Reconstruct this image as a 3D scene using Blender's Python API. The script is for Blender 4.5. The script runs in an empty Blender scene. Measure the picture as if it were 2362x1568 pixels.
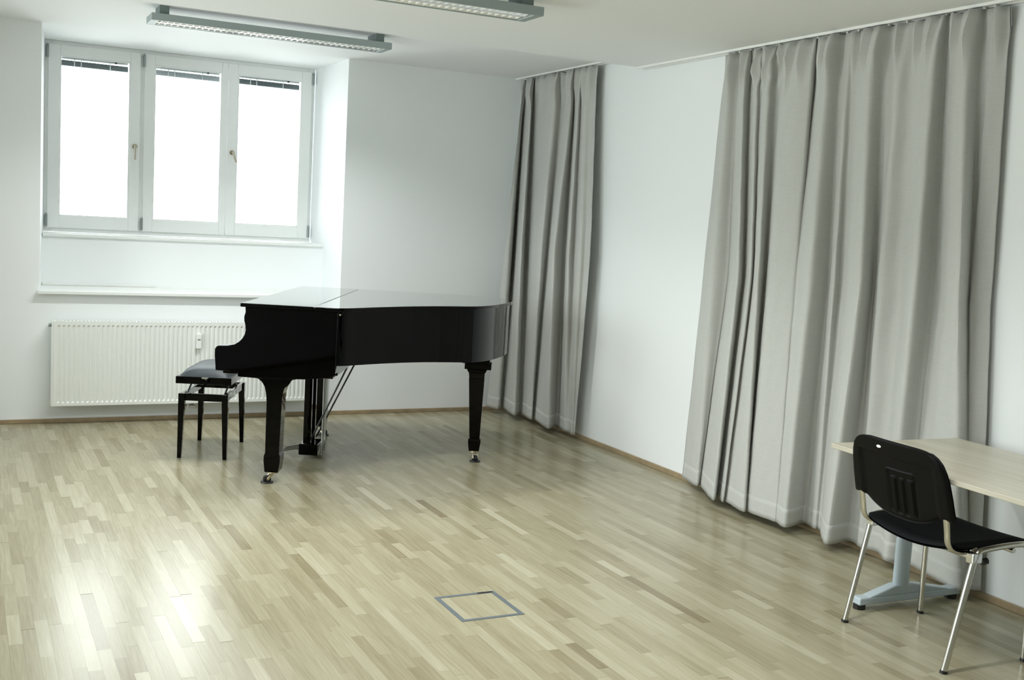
import bpy, bmesh, math, random
from mathutils import Vector, Matrix

random.seed(7)
C = bpy.context.scene
col = C.collection
PI = math.pi

# ------------------------------------------------------------------ camera, world, lights, exposure
cam_d = bpy.data.cameras.new('camera')
cam = bpy.data.objects.new('camera', cam_d)
col.objects.link(cam)
cam_d.sensor_width = 36.0
cam_d.sensor_fit = 'HORIZONTAL'
cam_d.lens = 38.961
CAM = Vector((-4.0765, -8.1485, 1.55))
YAW, PITCH, ROLL = math.radians(26.6571), math.radians(6.0686), math.radians(3.1418)
fwd = Vector((math.sin(YAW) * math.cos(PITCH), math.cos(YAW) * math.cos(PITCH), -math.sin(PITCH)))
rgt0 = Vector((math.cos(YAW), -math.sin(YAW), 0))
up0 = rgt0.cross(fwd)
rgt = math.cos(ROLL) * rgt0 + math.sin(ROLL) * up0
upv = -math.sin(ROLL) * rgt0 + math.cos(ROLL) * up0
cam.matrix_world = Matrix(((rgt.x, upv.x, -fwd.x, CAM.x), (rgt.y, upv.y, -fwd.y, CAM.y),
                           (rgt.z, upv.z, -fwd.z, CAM.z), (0, 0, 0, 1)))
C.camera = cam

C.view_settings.view_transform = 'Standard'
C.view_settings.look = 'None'
C.view_settings.gamma = 1.0
C.view_settings.use_curve_mapping = False
C.view_settings.exposure = 0.31
C.cycles.use_denoising = True
C.cycles.max_bounces = 14
C.cycles.diffuse_bounces = 8
C.cycles.glossy_bounces = 6
C.cycles.transparent_max_bounces = 12
C.cycles.sample_clamp_indirect = 8.0

# overcast daylight: bright sky above the horizon, paler ground bounce below it
w = bpy.data.worlds.new('overcast_sky')
C.world = w
w.use_nodes = True
nt = w.node_tree
nt.nodes.clear()
wo = nt.nodes.new('ShaderNodeOutputWorld')
bg = nt.nodes.new('ShaderNodeBackground')
tc = nt.nodes.new('ShaderNodeTexCoord')
sx = nt.nodes.new('ShaderNodeSeparateXYZ')
mr = nt.nodes.new('ShaderNodeMapRange')
mr.inputs['From Min'].default_value = -0.06
mr.inputs['From Max'].default_value = 0.06
mx = nt.nodes.new('ShaderNodeMix')
mx.data_type = 'RGBA'
mx.inputs[6].default_value = (0.85, 0.87, 0.865, 1)
mx.inputs[7].default_value = (0.968, 1.0, 1.012, 1)
nt.links.new(tc.outputs['Generated'], sx.inputs[0])
nt.links.new(sx.outputs['Z'], mr.inputs['Value'])
nt.links.new(mr.outputs[0], mx.inputs[0])
nt.links.new(mx.outputs[2], bg.inputs['Color'])
bg.inputs['Strength'].default_value = 7.0
nt.links.new(bg.outputs[0], wo.inputs['Surface'])


def portal(name, loc, sx_, sy_, rot):
    l = bpy.data.lights.new(name, 'AREA')
    l.shape = 'RECTANGLE'
    l.size, l.size_y = sx_, sy_
    l.cycles.is_portal = True
    o = bpy.data.objects.new(name, l)
    col.objects.link(o)
    o.location = loc
    o.rotation_euler = rot
    return o


portal('daylight_portal', (-2.51, 0.93, 2.0), 2.0, 1.36, (-PI / 2, 0, 0))
portal('daylight_portal', (-5.75, -3.25, 1.56), 1.95, 4.2, (0, -PI / 2, 0))

# ------------------------------------------------------------------ materials
def new_mat(name):
    m = bpy.data.materials.new(name)
    m.use_nodes = True
    return m, m.node_tree, m.node_tree.nodes['Principled BSDF']


def mat(name, rgb, rough=0.5, metal=0.0, spec=0.5, bump=0.0, bscale=200.0, var=0.0, vscale=6.0, coat=0.0):
    m, t, b = new_mat(name)
    b.inputs['Base Color'].default_value = (*rgb, 1)
    b.inputs['Roughness'].default_value = rough
    b.inputs['Metallic'].default_value = metal
    b.inputs['Specular IOR Level'].default_value = spec
    b.inputs['Coat Weight'].default_value = coat
    b.inputs['Coat Roughness'].default_value = 0.03
    g = t.nodes.new('ShaderNodeNewGeometry')
    if bump:
        n = t.nodes.new('ShaderNodeTexNoise')
        n.inputs['Scale'].default_value = bscale
        n.inputs['Detail'].default_value = 4
        bp = t.nodes.new('ShaderNodeBump')
        bp.inputs['Strength'].default_value = bump
        bp.inputs['Distance'].default_value = 0.002
        t.links.new(g.outputs['Position'], n.inputs['Vector'])
        t.links.new(n.outputs['Fac'], bp.inputs['Height'])
        t.links.new(bp.outputs[0], b.inputs['Normal'])
    if var:
        n = t.nodes.new('ShaderNodeTexNoise')
        n.inputs['Scale'].default_value = vscale
        n.inputs['Detail'].default_value = 3
        r = t.nodes.new('ShaderNodeValToRGB')
        r.color_ramp.elements[0].position = 0.3
        r.color_ramp.elements[1].position = 0.7
        r.color_ramp.elements[0].color = (*[c * (1 - var) for c in rgb], 1)
        r.color_ramp.elements[1].color = (*[min(1, c * (1 + var)) for c in rgb], 1)
        t.links.new(g.outputs['Position'], n.inputs['Vector'])
        t.links.new(n.outputs['Fac'], r.inputs[0])
        t.links.new(r.outputs[0], b.inputs['Base Color'])
    return m


def plank_mat(name, use_object, ramp, rough=0.215, grain_axis='Y'):
    """oiled oak strips: tone per strip, streaky grain along the strip"""
    m, t, b = new_mat(name)
    N = t.nodes.new
    g = N('ShaderNodeNewGeometry')
    if use_object:
        oi = N('ShaderNodeObjectInfo')
        sp = N('ShaderNodeSeparateColor')
        t.links.new(oi.outputs['Color'], sp.inputs[0])
        tone = sp.outputs[0]
    else:
        at = N('ShaderNodeAttribute')
        at.attribute_name = 'tone'
        tone = at.outputs['Fac']
    mp = N('ShaderNodeMapping')
    mp.inputs['Scale'].default_value = (95, 4.5, 10) if grain_axis == 'Y' else (4.5, 95, 10)
    off = N('ShaderNodeCombineXYZ')
    mu = N('ShaderNodeMath'); mu.operation = 'MULTIPLY'; mu.inputs[1].default_value = 37.0
    t.links.new(tone, mu.inputs[0])
    t.links.new(mu.outputs[0], off.inputs[0]); t.links.new(mu.outputs[0], off.inputs[1])
    t.links.new(g.outputs['Position'], mp.inputs['Vector'])
    ad = N('ShaderNodeVectorMath'); ad.operation = 'ADD'
    t.links.new(mp.outputs[0], ad.inputs[0]); t.links.new(off.outputs[0], ad.inputs[1])
    ns = N('ShaderNodeTexNoise')
    ns.inputs['Scale'].default_value = 1.0; ns.inputs['Detail'].default_value = 5; ns.inputs['Distortion'].default_value = 0.6
    t.links.new(ad.outputs[0], ns.inputs['Vector'])
    a2 = N('ShaderNodeMath'); a2.operation = 'MULTIPLY_ADD'; a2.inputs[1].default_value = 0.62; a2.inputs[2].default_value = -0.31
    t.links.new(ns.outputs['Fac'], a2.inputs[0])
    su = N('ShaderNodeMath'); su.operation = 'ADD'; su.use_clamp = True
    t.links.new(tone, su.inputs[0]); t.links.new(a2.outputs[0], su.inputs[1])
    rp = N('ShaderNodeValToRGB')
    e = rp.color_ramp.elements
    e[0].position, e[0].color = ramp[0][0], (*ramp[0][1], 1)
    e[1].position, e[1].color = ramp[-1][0], (*ramp[-1][1], 1)
    for p_, c_ in ramp[1:-1]:
        k = e.new(p_); k.color = (*c_, 1)
    t.links.new(su.outputs[0], rp.inputs[0])
    t.links.new(rp.outputs[0], b.inputs['Base Color'])
    rr = N('ShaderNodeMapRange')
    rr.inputs['To Min'].default_value = rough - 0.04; rr.inputs['To Max'].default_value = rough + 0.06
    t.links.new(ns.outputs['Fac'], rr.inputs['Value'])
    t.links.new(rr.outputs[0], b.inputs['Roughness'])
    bp = N('ShaderNodeBump'); bp.inputs['Strength'].default_value = 0.06; bp.inputs['Distance'].default_value = 0.0008
    t.links.new(ns.outputs['Fac'], bp.inputs['Height']); t.links.new(bp.outputs[0], b.inputs['Normal'])
    b.inputs['Specular IOR Level'].default_value = 0.25
    return m


OAK = [(0.0, (0.185, 0.150, 0.086)), (0.25, (0.240, 0.207, 0.128)), (0.6, (0.318, 0.290, 0.192)), (1.0, (0.415, 0.390, 0.285))]
M = {}
M['wall'] = mat('wall_paint', (0.860, 0.885, 0.893), 0.65, spec=0.25, bump=0.08, bscale=260)
M['ceiling'] = mat('ceiling_paint', (0.885, 0.90, 0.91), 0.8, spec=0.2, bump=0.05, bscale=200)
M['subfloor'] = mat('subfloor', (0.12, 0.09, 0.05), 0.8)
M['oak_object'] = plank_mat('oak_strip', True, OAK)
M['oak_stuff'] = plank_mat('oak_strip_far', False, OAK)
M['oak_trim'] = mat('oak_trim', (0.33, 0.25, 0.15), 0.4, var=0.15, vscale=14)
M['window_white'] = mat('white_window_lacquer', (0.89, 0.905, 0.90), 0.35)
M['sill'] = mat('white_sill_board', (0.82, 0.84, 0.82), 0.35)
M['radiator'] = mat('radiator_enamel', (0.80, 0.82, 0.79), 0.35)
M['plastic_white'] = mat('white_plastic', (0.86, 0.87, 0.85), 0.35)
M['slat'] = mat('blind_slat', (0.10, 0.13, 0.14), 0.4, metal=0.3)
M['slat_pale'] = mat('blind_slat_pale', (0.40, 0.43, 0.46), 0.4, metal=0.3)
M['headrail'] = mat('blind_headrail', (0.62, 0.66, 0.66), 0.4)
M['steel'] = mat('brushed_steel', (0.55, 0.57, 0.57), 0.3, metal=1.0)
M['steel_dark'] = mat('dull_steel', (0.33, 0.36, 0.36), 0.42, metal=0.9)
M['outlet_frame'] = mat('outlet_frame_grey', (0.16, 0.19, 0.205), 0.4, metal=0.4)
M['bronze'] = mat('nickel_handle', (0.62, 0.57, 0.47), 0.25, metal=1.0)
M['lamp_grey'] = mat('lamp_grey_enamel', (0.33, 0.385, 0.39), 0.45)
M['lamp_dark'] = mat('lamp_spacer', (0.16, 0.20, 0.20), 0.5)
M['louvre'] = mat('louvre_aluminium', (0.88, 0.90, 0.90), 0.22, metal=0.6)
M['lamp_inside'] = mat('lamp_inside', (0.25, 0.26, 0.26), 0.5)
M['tube'] = mat('lit_tube', (0.80, 0.82, 0.80), 0.3)
_b = M['tube'].node_tree.nodes['Principled BSDF']
_b.inputs['Emission Color'].default_value = (0.95, 1.0, 1.0, 1)
_b.inputs['Emission Strength'].default_value = 2.5
M['piano'] = mat('black_polish', (0.003, 0.003, 0.0033), 0.045, metal=1.0, spec=0.5, coat=1.0)
M['piano'].node_tree.nodes['Principled BSDF'].inputs['Coat IOR'].default_value = 1.22
M['piano_satin'] = mat('black_satin', (0.006, 0.006, 0.006), 0.3)
M['brass'] = mat('brass', (0.58, 0.51, 0.38), 0.28, metal=1.0)
M['rubber'] = mat('black_rubber', (0.010, 0.010, 0.011), 0.4)
M['pedal_metal'] = mat('dark_pedal_metal', (0.10, 0.09, 0.07), 0.3, metal=0.8)
M['rod'] = mat('pedal_rod_steel', (0.50, 0.52, 0.52), 0.3, metal=0.9)
M['spruce'] = mat('soundboard_spruce', (0.16, 0.11, 0.06), 0.5)
M['leather'] = mat('black_leather', (0.028, 0.036, 0.040), 0.45, spec=0.32, bump=0.25, bscale=420)
M['chrome'] = mat('chrome_tube', (0.66, 0.65, 0.60), 0.26, metal=1.0)
M['chrome_bright'] = mat('chrome_clamp', (0.86, 0.88, 0.90), 0.08, metal=1.0)
M['chair_plastic'] = mat('black_moulded_plastic', (0.0022, 0.0022, 0.0021), 0.5, spec=0.14, bump=0.12, bscale=700)
M['chair_fabric'] = mat('black_upholstery', (0.006, 0.0075, 0.009), 0.85, bump=0.4, bscale=900, spec=0.2)
M['desk_leg'] = mat('grey_blue_enamel', (0.44, 0.51, 0.55), 0.42)
M['desk_beam'] = mat('desk_beam_grey', (0.17, 0.165, 0.14), 0.5)
M['badge'] = mat('pale_badge', (0.85, 0.86, 0.85), 0.3)


def curtain_mat():
    m, t, b = new_mat('grey_curtain_cloth')
    N = t.nodes.new
    g = N('ShaderNodeNewGeometry')
    hs = []
    for sc in ((14, 14, 900), (700, 700, 6)):
        mp = N('ShaderNodeMapping'); mp.inputs['Scale'].default_value = sc
        ns = N('ShaderNodeTexNoise'); ns.inputs['Scale'].default_value = 1; ns.inputs['Detail'].default_value = 3
        t.links.new(g.outputs['Position'], mp.inputs['Vector']); t.links.new(mp.outputs[0], ns.inputs['Vector'])
        hs.append(ns.outputs['Fac'])
    ad = N('ShaderNodeMath'); ad.operation = 'ADD'
    t.links.new(hs[0], ad.inputs[0]); t.links.new(hs[1], ad.inputs[1])
    rp = N('ShaderNodeValToRGB')
    rp.color_ramp.elements[0].position = 0.35; rp.color_ramp.elements[1].position = 0.75
    rp.color_ramp.elements[0].color = (0.46, 0.463, 0.44, 1)
    rp.color_ramp.elements[1].color = (0.565, 0.568, 0.545, 1)
    hf = N('ShaderNodeMath'); hf.operation = 'MULTIPLY'; hf.inputs[1].default_value = 0.5
    t.links.new(ad.outputs[0], hf.inputs[0]); t.links.new(hf.outputs[0], rp.inputs[0])
    t.links.new(rp.outputs[0], b.inputs['Base Color'])
    bp = N('ShaderNodeBump'); bp.inputs['Strength'].default_value = 0.25; bp.inputs['Distance'].default_value = 0.0015
    t.links.new(ad.outputs[0], bp.inputs['Height']); t.links.new(bp.outputs[0], b.inputs['Normal'])
    b.inputs['Roughness'].default_value = 0.85
    b.inputs['Specular IOR Level'].default_value = 0.2
    return m


M['curtain'] = curtain_mat()


def desk_mat():
    m, t, b = new_mat('pale_maple_laminate')
    N = t.nodes.new
    g = N('ShaderNodeNewGeometry')
    mp = N('ShaderNodeMapping'); mp.inputs['Scale'].default_value = (38, 1.6, 30)
    ns = N('ShaderNodeTexNoise'); ns.inputs['Scale'].default_value = 1; ns.inputs['Detail'].default_value = 5
    rp = N('ShaderNodeValToRGB')
    rp.color_ramp.elements[0].position = 0.3; rp.color_ramp.elements[1].position = 0.72
    rp.color_ramp.elements[0].color = (0.47, 0.435, 0.345, 1)
    rp.color_ramp.elements[1].color = (0.585, 0.55, 0.455, 1)
    t.links.new(g.outputs['Position'], mp.inputs['Vector']); t.links.new(mp.outputs[0], ns.inputs['Vector'])
    t.links.new(ns.outputs['Fac'], rp.inputs[0]); t.links.new(rp.outputs[0], b.inputs['Base Color'])
    b.inputs['Roughness'].default_value = 0.38
    return m


M['desk'] = desk_mat()


def glass_mat():
    m = bpy.data.materials.new('window_glass')
    m.use_nodes = True
    t = m.node_tree
    t.nodes.clear()
    o = t.nodes.new('ShaderNodeOutputMaterial')
    tr = t.nodes.new('ShaderNodeBsdfTransparent'); tr.inputs[0].default_value = (0.96, 0.985, 0.98, 1)
    gl = t.nodes.new('ShaderNodeBsdfGlossy'); gl.inputs['Roughness'].default_value = 0.02
    fr = t.nodes.new('ShaderNodeFresnel'); fr.inputs[0].default_value = 1.45
    ms = t.nodes.new('ShaderNodeMixShader')
    t.links.new(fr.outputs[0], ms.inputs[0]); t.links.new(tr.outputs[0], ms.inputs[1]); t.links.new(gl.outputs[0], ms.inputs[2])
    t.links.new(ms.outputs[0], o.inputs['Surface'])
    return m


M['glass'] = glass_mat()

# ------------------------------------------------------------------ helpers
def box(bm, x0, x1, y0, y1, z0, z1):
    v = [bm.verts.new(p) for p in ((x0, y0, z0), (x1, y0, z0), (x1, y1, z0), (x0, y1, z0),
                                   (x0, y0, z1), (x1, y0, z1), (x1, y1, z1), (x0, y1, z1))]
    for f in ((3, 2, 1, 0), (4, 5, 6, 7), (0, 1, 5, 4), (1, 2, 6, 5), (2, 3, 7, 6), (3, 0, 4, 7)):
        bm.faces.new([v[i] for i in f])


def hexa(bm, bottom, top):
    """four bottom and four top corners, counter-clockwise from above"""
    v = [bm.verts.new(p) for p in list(bottom) + list(top)]
    for f in ((3, 2, 1, 0), (4, 5, 6, 7), (0, 1, 5, 4), (1, 2, 6, 5), (2, 3, 7, 6), (3, 0, 4, 7)):
        bm.faces.new([v[i] for i in f])


def taper(bm, c0, s0, c1, s1):
    def q(c, s):
        return [(c[0] - s[0], c[1] - s[1], c[2]), (c[0] + s[0], c[1] - s[1], c[2]),
                (c[0] + s[0], c[1] + s[1], c[2]), (c[0] - s[0], c[1] + s[1], c[2])]
    hexa(bm, q(c0, s0), q(c1, s1))


def prism(bm, pts, h0, h1, axis='z'):
    """extrude a closed 2D outline; axis z: (x,y); axis y: (x,z); axis x: (y,z)"""
    def P(p, h):
        return (p[0], p[1], h) if axis == 'z' else ((p[0], h, p[1]) if axis == 'y' else (h, p[0], p[1]))
    a = [bm.verts.new(P(p, h0)) for p in pts]
    b = [bm.verts.new(P(p, h1)) for p in pts]
    n = len(pts)
    bm.faces.new(a[::-1]); bm.faces.new(b)
    for i in range(n):
        bm.faces.new((a[i], a[(i + 1) % n], b[(i + 1) % n], b[i]))


def crom(pts, sub, closed=False):
    pts = [Vector(p) for p in pts]
    n = len(pts)
    out = []
    rng = range(n if closed else n - 1)
    for i in rng:
        p1, p2 = pts[i], pts[(i + 1) % n]
        p0 = pts[i - 1] if (closed or i > 0) else 2 * p1 - p2
        p3 = pts[(i + 2) % n] if (closed or i + 2 < n) else 2 * p2 - p1
        for k in range(sub):
            t = k / sub
            out.append(0.5 * ((2 * p1) + (p2 - p0) * t + (2 * p0 - 5 * p1 + 4 * p2 - p3) * t * t + (3 * p1 - p0 - 3 * p2 + p3) * t ** 3))
    if not closed:
        out.append(pts[-1])
    return out


def tube(bm, pts, r, seg=10, smooth=0, ry=None, side=None):
    """sweep a round or oval section along a path; side: direction of the radius r when ry is given"""
    path = crom(pts, smooth) if smooth else [Vector(p) for p in pts]
    ry = ry or r
    rings = []
    ref = Vector(side) if side else None
    prev = None
    for i, p in enumerate(path):
        d = (path[min(i + 1, len(path) - 1)] - path[max(i - 1, 0)]).normalized()
        if ref is not None:
            s = (ref - d * ref.dot(d)).normalized()
        elif prev is None:
            s = d.orthogonal().normalized()
        else:
            s = (prev - d * prev.dot(d)).normalized()
        prev = s
        q = d.cross(s)
        rings.append([bm.verts.new(p + s * (r * math.cos(2 * PI * k / seg)) + q * (ry * math.sin(2 * PI * k / seg))) for k in range(seg)])
    for a, b in zip(rings, rings[1:]):
        for k in range(seg):
            bm.faces.new((a[k], a[(k + 1) % seg], b[(k + 1) % seg], b[k]))
    bm.faces.new(rings[0][::-1]); bm.faces.new(rings[-1])


def cyl(bm, a, b, r, seg=16, r2=None):
    a, b = Vector(a), Vector(b)
    d = (b - a).normalized(); s = d.orthogonal().normalized(); q = d.cross(s)
    r2 = r if r2 is None else r2
    A = [bm.verts.new(a + r * (s * math.cos(2 * PI * k / seg) + q * math.sin(2 * PI * k / seg))) for k in range(seg)]
    B = [bm.verts.new(b + r2 * (s * math.cos(2 * PI * k / seg) + q * math.sin(2 * PI * k / seg))) for k in range(seg)]
    for k in range(seg):
        bm.faces.new((A[k], A[(k + 1) % seg], B[(k + 1) % seg], B[k]))
    bm.faces.new(A[::-1]); bm.faces.new(B)


def obj(name, bm, m, parent=None, bevel=0.0, seg=2, smooth=False, loc=None, rotz=0.0):
    bmesh.ops.recalc_face_normals(bm, faces=bm.faces)
    me = bpy.data.meshes.new(name)
    bm.to_mesh(me)
    bm.free()
    me.materials.append(m)
    if smooth:
        me.polygons.foreach_set('use_smooth', [True] * len(me.polygons))
        me.set_sharp_from_angle(angle=math.radians(38))
    o = bpy.data.objects.new(name, me)
    col.objects.link(o)
    if parent:
        o.parent = parent
    if loc:
        o.location = loc
    o.rotation_euler.z = rotz
    if bevel:
        b = o.modifiers.new('bevel', 'BEVEL')
        b.width = bevel; b.segments = seg; b.limit_method = 'ANGLE'; b.angle_limit = math.radians(40)
        b.harden_normals = False
    return o


def thing(name, label, cat, loc=(0, 0, 0), rotz=0.0, group=None):
    o = bpy.data.objects.new(name, None)
    o.empty_display_size = 0.1
    col.objects.link(o)
    o.location = loc
    o.rotation_euler.z = rotz
    o['label'] = label; o['category'] = cat
    if group:
        o['group'] = group
    return o


def tag(o, label, cat, group=None):
    o['label'] = label; o['category'] = cat
    if group:
        o['group'] = group
    return o


def struct(o, label=None, cat=None):
    o['kind'] = 'structure'
    if label:
        o['label'] = label
    if cat:
        o['category'] = cat
    return o


def B():
    return bmesh.new()


# ------------------------------------------------------------------ room shell
HA, HB, YS = 2.695, 2.610, -1.80
XL, XR = -3.592, -1.474          # window niche in the back wall
XW, YR = -5.6, -9.6             # left wall and rear wall

bm = B()
prism(bm, [(XW - 0.3, 0), (XL, 0), (-3.512, 0.95), (XW - 0.3, 0.95)], -0.1, 2.9)
box(bm, XR, 0.3, 0, 0.95, -0.1, 2.9)
prism(bm, [(XL, 0), (XR, 0), (XR, 0.95), (-3.512, 0.95)], -0.1, 0.893)
prism(bm, [(-3.550, 0.5), (XR, 0.5), (XR, 0.95), (-3.512, 0.95)], 0.893, 1.268)
struct(obj('wall_back', bm, M['wall']), 'white plastered back wall with a deep window niche', 'wall')
bm = B(); box(bm, 0, 0.3, YR - 0.3, 0, -0.1, 2.9)
struct(obj('wall_right', bm, M['wall']), 'white plastered right wall behind the grey curtains', 'wall')
bm = B()
OPEN_L = ((-5.3, -3.4), (-3.1, -1.2))  # openings of the added fill-light windows
OZ0, OZ1 = 0.60, 2.52
def holes(bm, lo, hi, opens, put):
    e = lo
    for a, b in opens:
        put(e, a, -0.1, 2.9); put(a, b, -0.1, OZ0); put(a, b, OZ1, 2.9); e = b
    put(e, hi, -0.1, 2.9)
holes(bm, YR - 0.3, 0, OPEN_L, lambda a, b, c, d: box(bm, XW - 0.3, XW, a, b, c, d))
struct(obj('wall_left', bm, M['wall']), 'white plastered left wall with added windows for fill light, outside the picture', 'wall')
bm = B(); box(bm, XW, 0, YR - 0.3, YR, -0.1, 2.9)
struct(obj('wall_rear', bm, M['wall']), 'white rear wall behind the camera', 'wall')
bm = B()
box(bm, XW - 0.3, 0.3, YS, 0.95, HA, 2.95)
box(bm, XW - 0.3, 0.3, YR - 0.3, YS, HB, 2.95)
struct(obj('ceiling', bm, M['ceiling']), 'white ceiling with a slight step in front of the window', 'ceiling')

# floor: subfloor slab, then strips laid along y
bm = B(); box(bm, XW, 0, YR, 0, -0.10, -0.012)
floor = struct(obj('floor', bm, M['subfloor']), 'pale oak strip parquet floor', 'floor')
SW = 0.0455
BX0, BX1 = -2.330, -2.330 + 6 * SW       # floor box between strip joints
BY0, BY1 = -4.375, -4.082


def to_px(P):
    d = Vector(P) - CAM
    z = d.dot(fwd)
    if z < 0.2:
        return None
    return (1181 + 2556.3 * d.dot(rgt) / z, 784 - 2556.3 * d.dot(upv) / z, z)


strips = []
LENS = (0.24, 0.30, 0.36, 0.42, 0.50, 0.60)
i0 = int(math.floor((XW - BX0) / SW)); i1 = int(math.ceil((0 - BX0) / SW))
for i in range(i0, i1):
    x0 = BX0 + i * SW; x1 = x0 + SW
    x0c, x1c = max(x0, XW), min(x1, 0)
    if x1c - x0c < 0.004:
        continue
    y = YR - random.random() * 0.5
    inbox = 0 <= i < 6
    while y < 0:
        L = random.choice(LENS)
        y1 = y + L
        t = random.gauss(0.58, 0.13)
        if random.random() < 0.05:
            t -= 0.17
        if random.random() < 0.05:
            t += 0.16
        t = min(0.98, max(0.03, t))
        for a, b in (((y, min(y1, BY0)), (max(y, BY1), y1)) if inbox else ((y, y1),)):
            a, b = max(a, YR), min(b, 0)
            if b - a > 0.01:
                strips.append((x0c, x1c, a, b, t))
        y = y1
scored = []
for s in strips:
    q = to_px(((s[0] + s[1]) / 2, (s[2] + s[3]) / 2, 0))
    inside = q and -20 < q[0] < 2380 and 0 < q[1] < 1585
    area = (s[1] - s[0]) * (s[3] - s[2]) / q[2] ** 3 if inside else 0
    scored.append((area, s))
scored.sort(key=lambda k: -k[0])
GAP = 0.00012
TILT = math.radians(0.2)
cache = {}
for k, (area, s) in enumerate(scored[:300]):
    dx, dy = round(s[1] - s[0], 4), round(s[3] - s[2], 3)
    if (dx, dy) not in cache:
        bm = B()
        hx, hy = dx / 2 - GAP, dy / 2 - GAP
        hexa(bm, [(-hx, -hy, -0.012), (hx, -hy, -0.012), (hx, hy, -0.012), (-hx, hy, -0.012)],
             [(-hx, -hy, 0), (hx, -hy, 0), (hx, hy, 0), (-hx, hy, 0)])
        me = bpy.data.meshes.new('plank'); bm.to_mesh(me); bm.free(); me.materials.append(M['oak_object'])
        cache[(dx, dy)] = me
    o = bpy.data.objects.new('plank', cache[(dx, dy)])
    col.objects.link(o)
    o.parent = floor
    o.location = ((s[0] + s[1]) / 2, (s[2] + s[3]) / 2, 0)
    o.color = (s[4], s[4], s[4], 1)
    o.rotation_euler = (random.gauss(0, TILT * 0.35), random.gauss(0, TILT), 0)
verts, faces, tones = [], [], []
for area, s in scored[300:]:
    x0, x1, y0, y1 = s[0] + GAP, s[1] - GAP, s[2] + GAP, s[3] - GAP
    b = len(verts)
    a, c = random.gauss(0, TILT) * SW / 2, random.gauss(0, TILT * 0.35) * (y1 - y0) / 2
    verts += [(x0, y0, -0.012), (x1, y0, -0.012), (x1, y1, -0.012), (x0, y1, -0.012), (x0, y0, -a - c), (x1, y0, a - c), (x1, y1, a + c), (x0, y1, c - a)]
    for f in ((4, 5, 6, 7), (0, 1, 5, 4), (1, 2, 6, 5), (2, 3, 7, 6), (3, 0, 4, 7)):
        faces.append([b + i for i in f]); tones.append(s[4])
me = bpy.data.meshes.new('far_planks')
me.from_pydata(verts, [], faces)
at = me.attributes.new('tone', 'FLOAT', 'FACE')
at.data.foreach_set('value', tones)
me.materials.append(M['oak_stuff'])
o = bpy.data.objects.new('far_planks', me)
col.objects.link(o); o.parent = floor; o['kind'] = 'stuff'

# baseboards
bm = B(); box(bm, XW, 0, -0.014, 0, 0, 0.030)
struct(obj('baseboard_back', bm, M['oak_trim'], bevel=0.003), 'low oak baseboard along the back wall', 'baseboard')
bm = B(); box(bm, -0.014, 0, YR, -0.014, 0, 0.032)
struct(obj('baseboard_right', bm, M['oak_trim'], bevel=0.003), 'low oak baseboard along the right wall', 'baseboard')
bm = B(); box(bm, XW, XW + 0.014, YR, -0.014, 0, 0.030)
struct(obj('baseboard_left', bm, M['oak_trim'], bevel=0.003), 'low oak baseboard along the left wall', 'baseboard')

# sills
bm = B(); box(bm, -3.546, XR, 0.478, 0.85, 1.268, 1.290)
struct(obj('trim_1', bm, M['sill'], bevel=0.003), 'white window board directly under the window', 'sill')
bm = B(); box(bm, -3.606, XR + 0.012, -0.045, 0.0, 0.893, 0.916); box(bm, -3.585, XR, 0.0, 0.5, 0.893, 0.916)
struct(obj('trim_2', bm, M['sill'], bevel=0.003), 'wide white lower sill board of the niche above the radiator', 'sill')
bm = B(); box(bm, -3.545, -2.76, 0.478, 0.499, 0.917, 0.934)
tag(obj('white_batten', bm, M['sill'], bevel=0.002), 'thin white batten lying along the back of the lower window sill', 'batten')

# curtain tracks in the ceiling
bm = B(); box(bm, -0.082, -0.066, -1.76, -0.002, HA - 0.012, HA); box(bm, -0.036, -0.02, -1.76, -0.002, HA - 0.012, HA); box(bm, -0.066, -0.036, -1.76, -0.002, HA - 0.004, HA)
struct(obj('trim_3', bm, M['plastic_white']), 'white curtain track in the ceiling by the window corner', 'curtain track')
bm = B(); box(bm, -0.085, -0.066, -6.6, YS - 0.002, HB - 0.013, HB); box(bm, -0.036, -0.02, -6.6, YS - 0.002, HB - 0.013, HB); box(bm, -0.066, -0.036, -6.6, YS - 0.002, HB - 0.004, HB)
struct(obj('trim_4', bm, M['plastic_white']), 'long white curtain track along the right wall', 'curtain track')

# ------------------------------------------------------------------ window in the niche
YW = 0.85
def frame_bm(x0, x1, z0, z1, w_, y0, y1):
    bm = B()
    wl, wr, wt, wb = w_
    box(bm, x0, x0 + wl, y0, y1, z0, z1)
    box(bm, x1 - wr, x1, y0, y1, z0, z1)
    box(bm, x0 + wl, x1 - wr, y0, y1, z1 - wt, z1)
    box(bm, x0 + wl, x1 - wr, y0, y1, z0, z0 + wb)
    return bm


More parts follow.
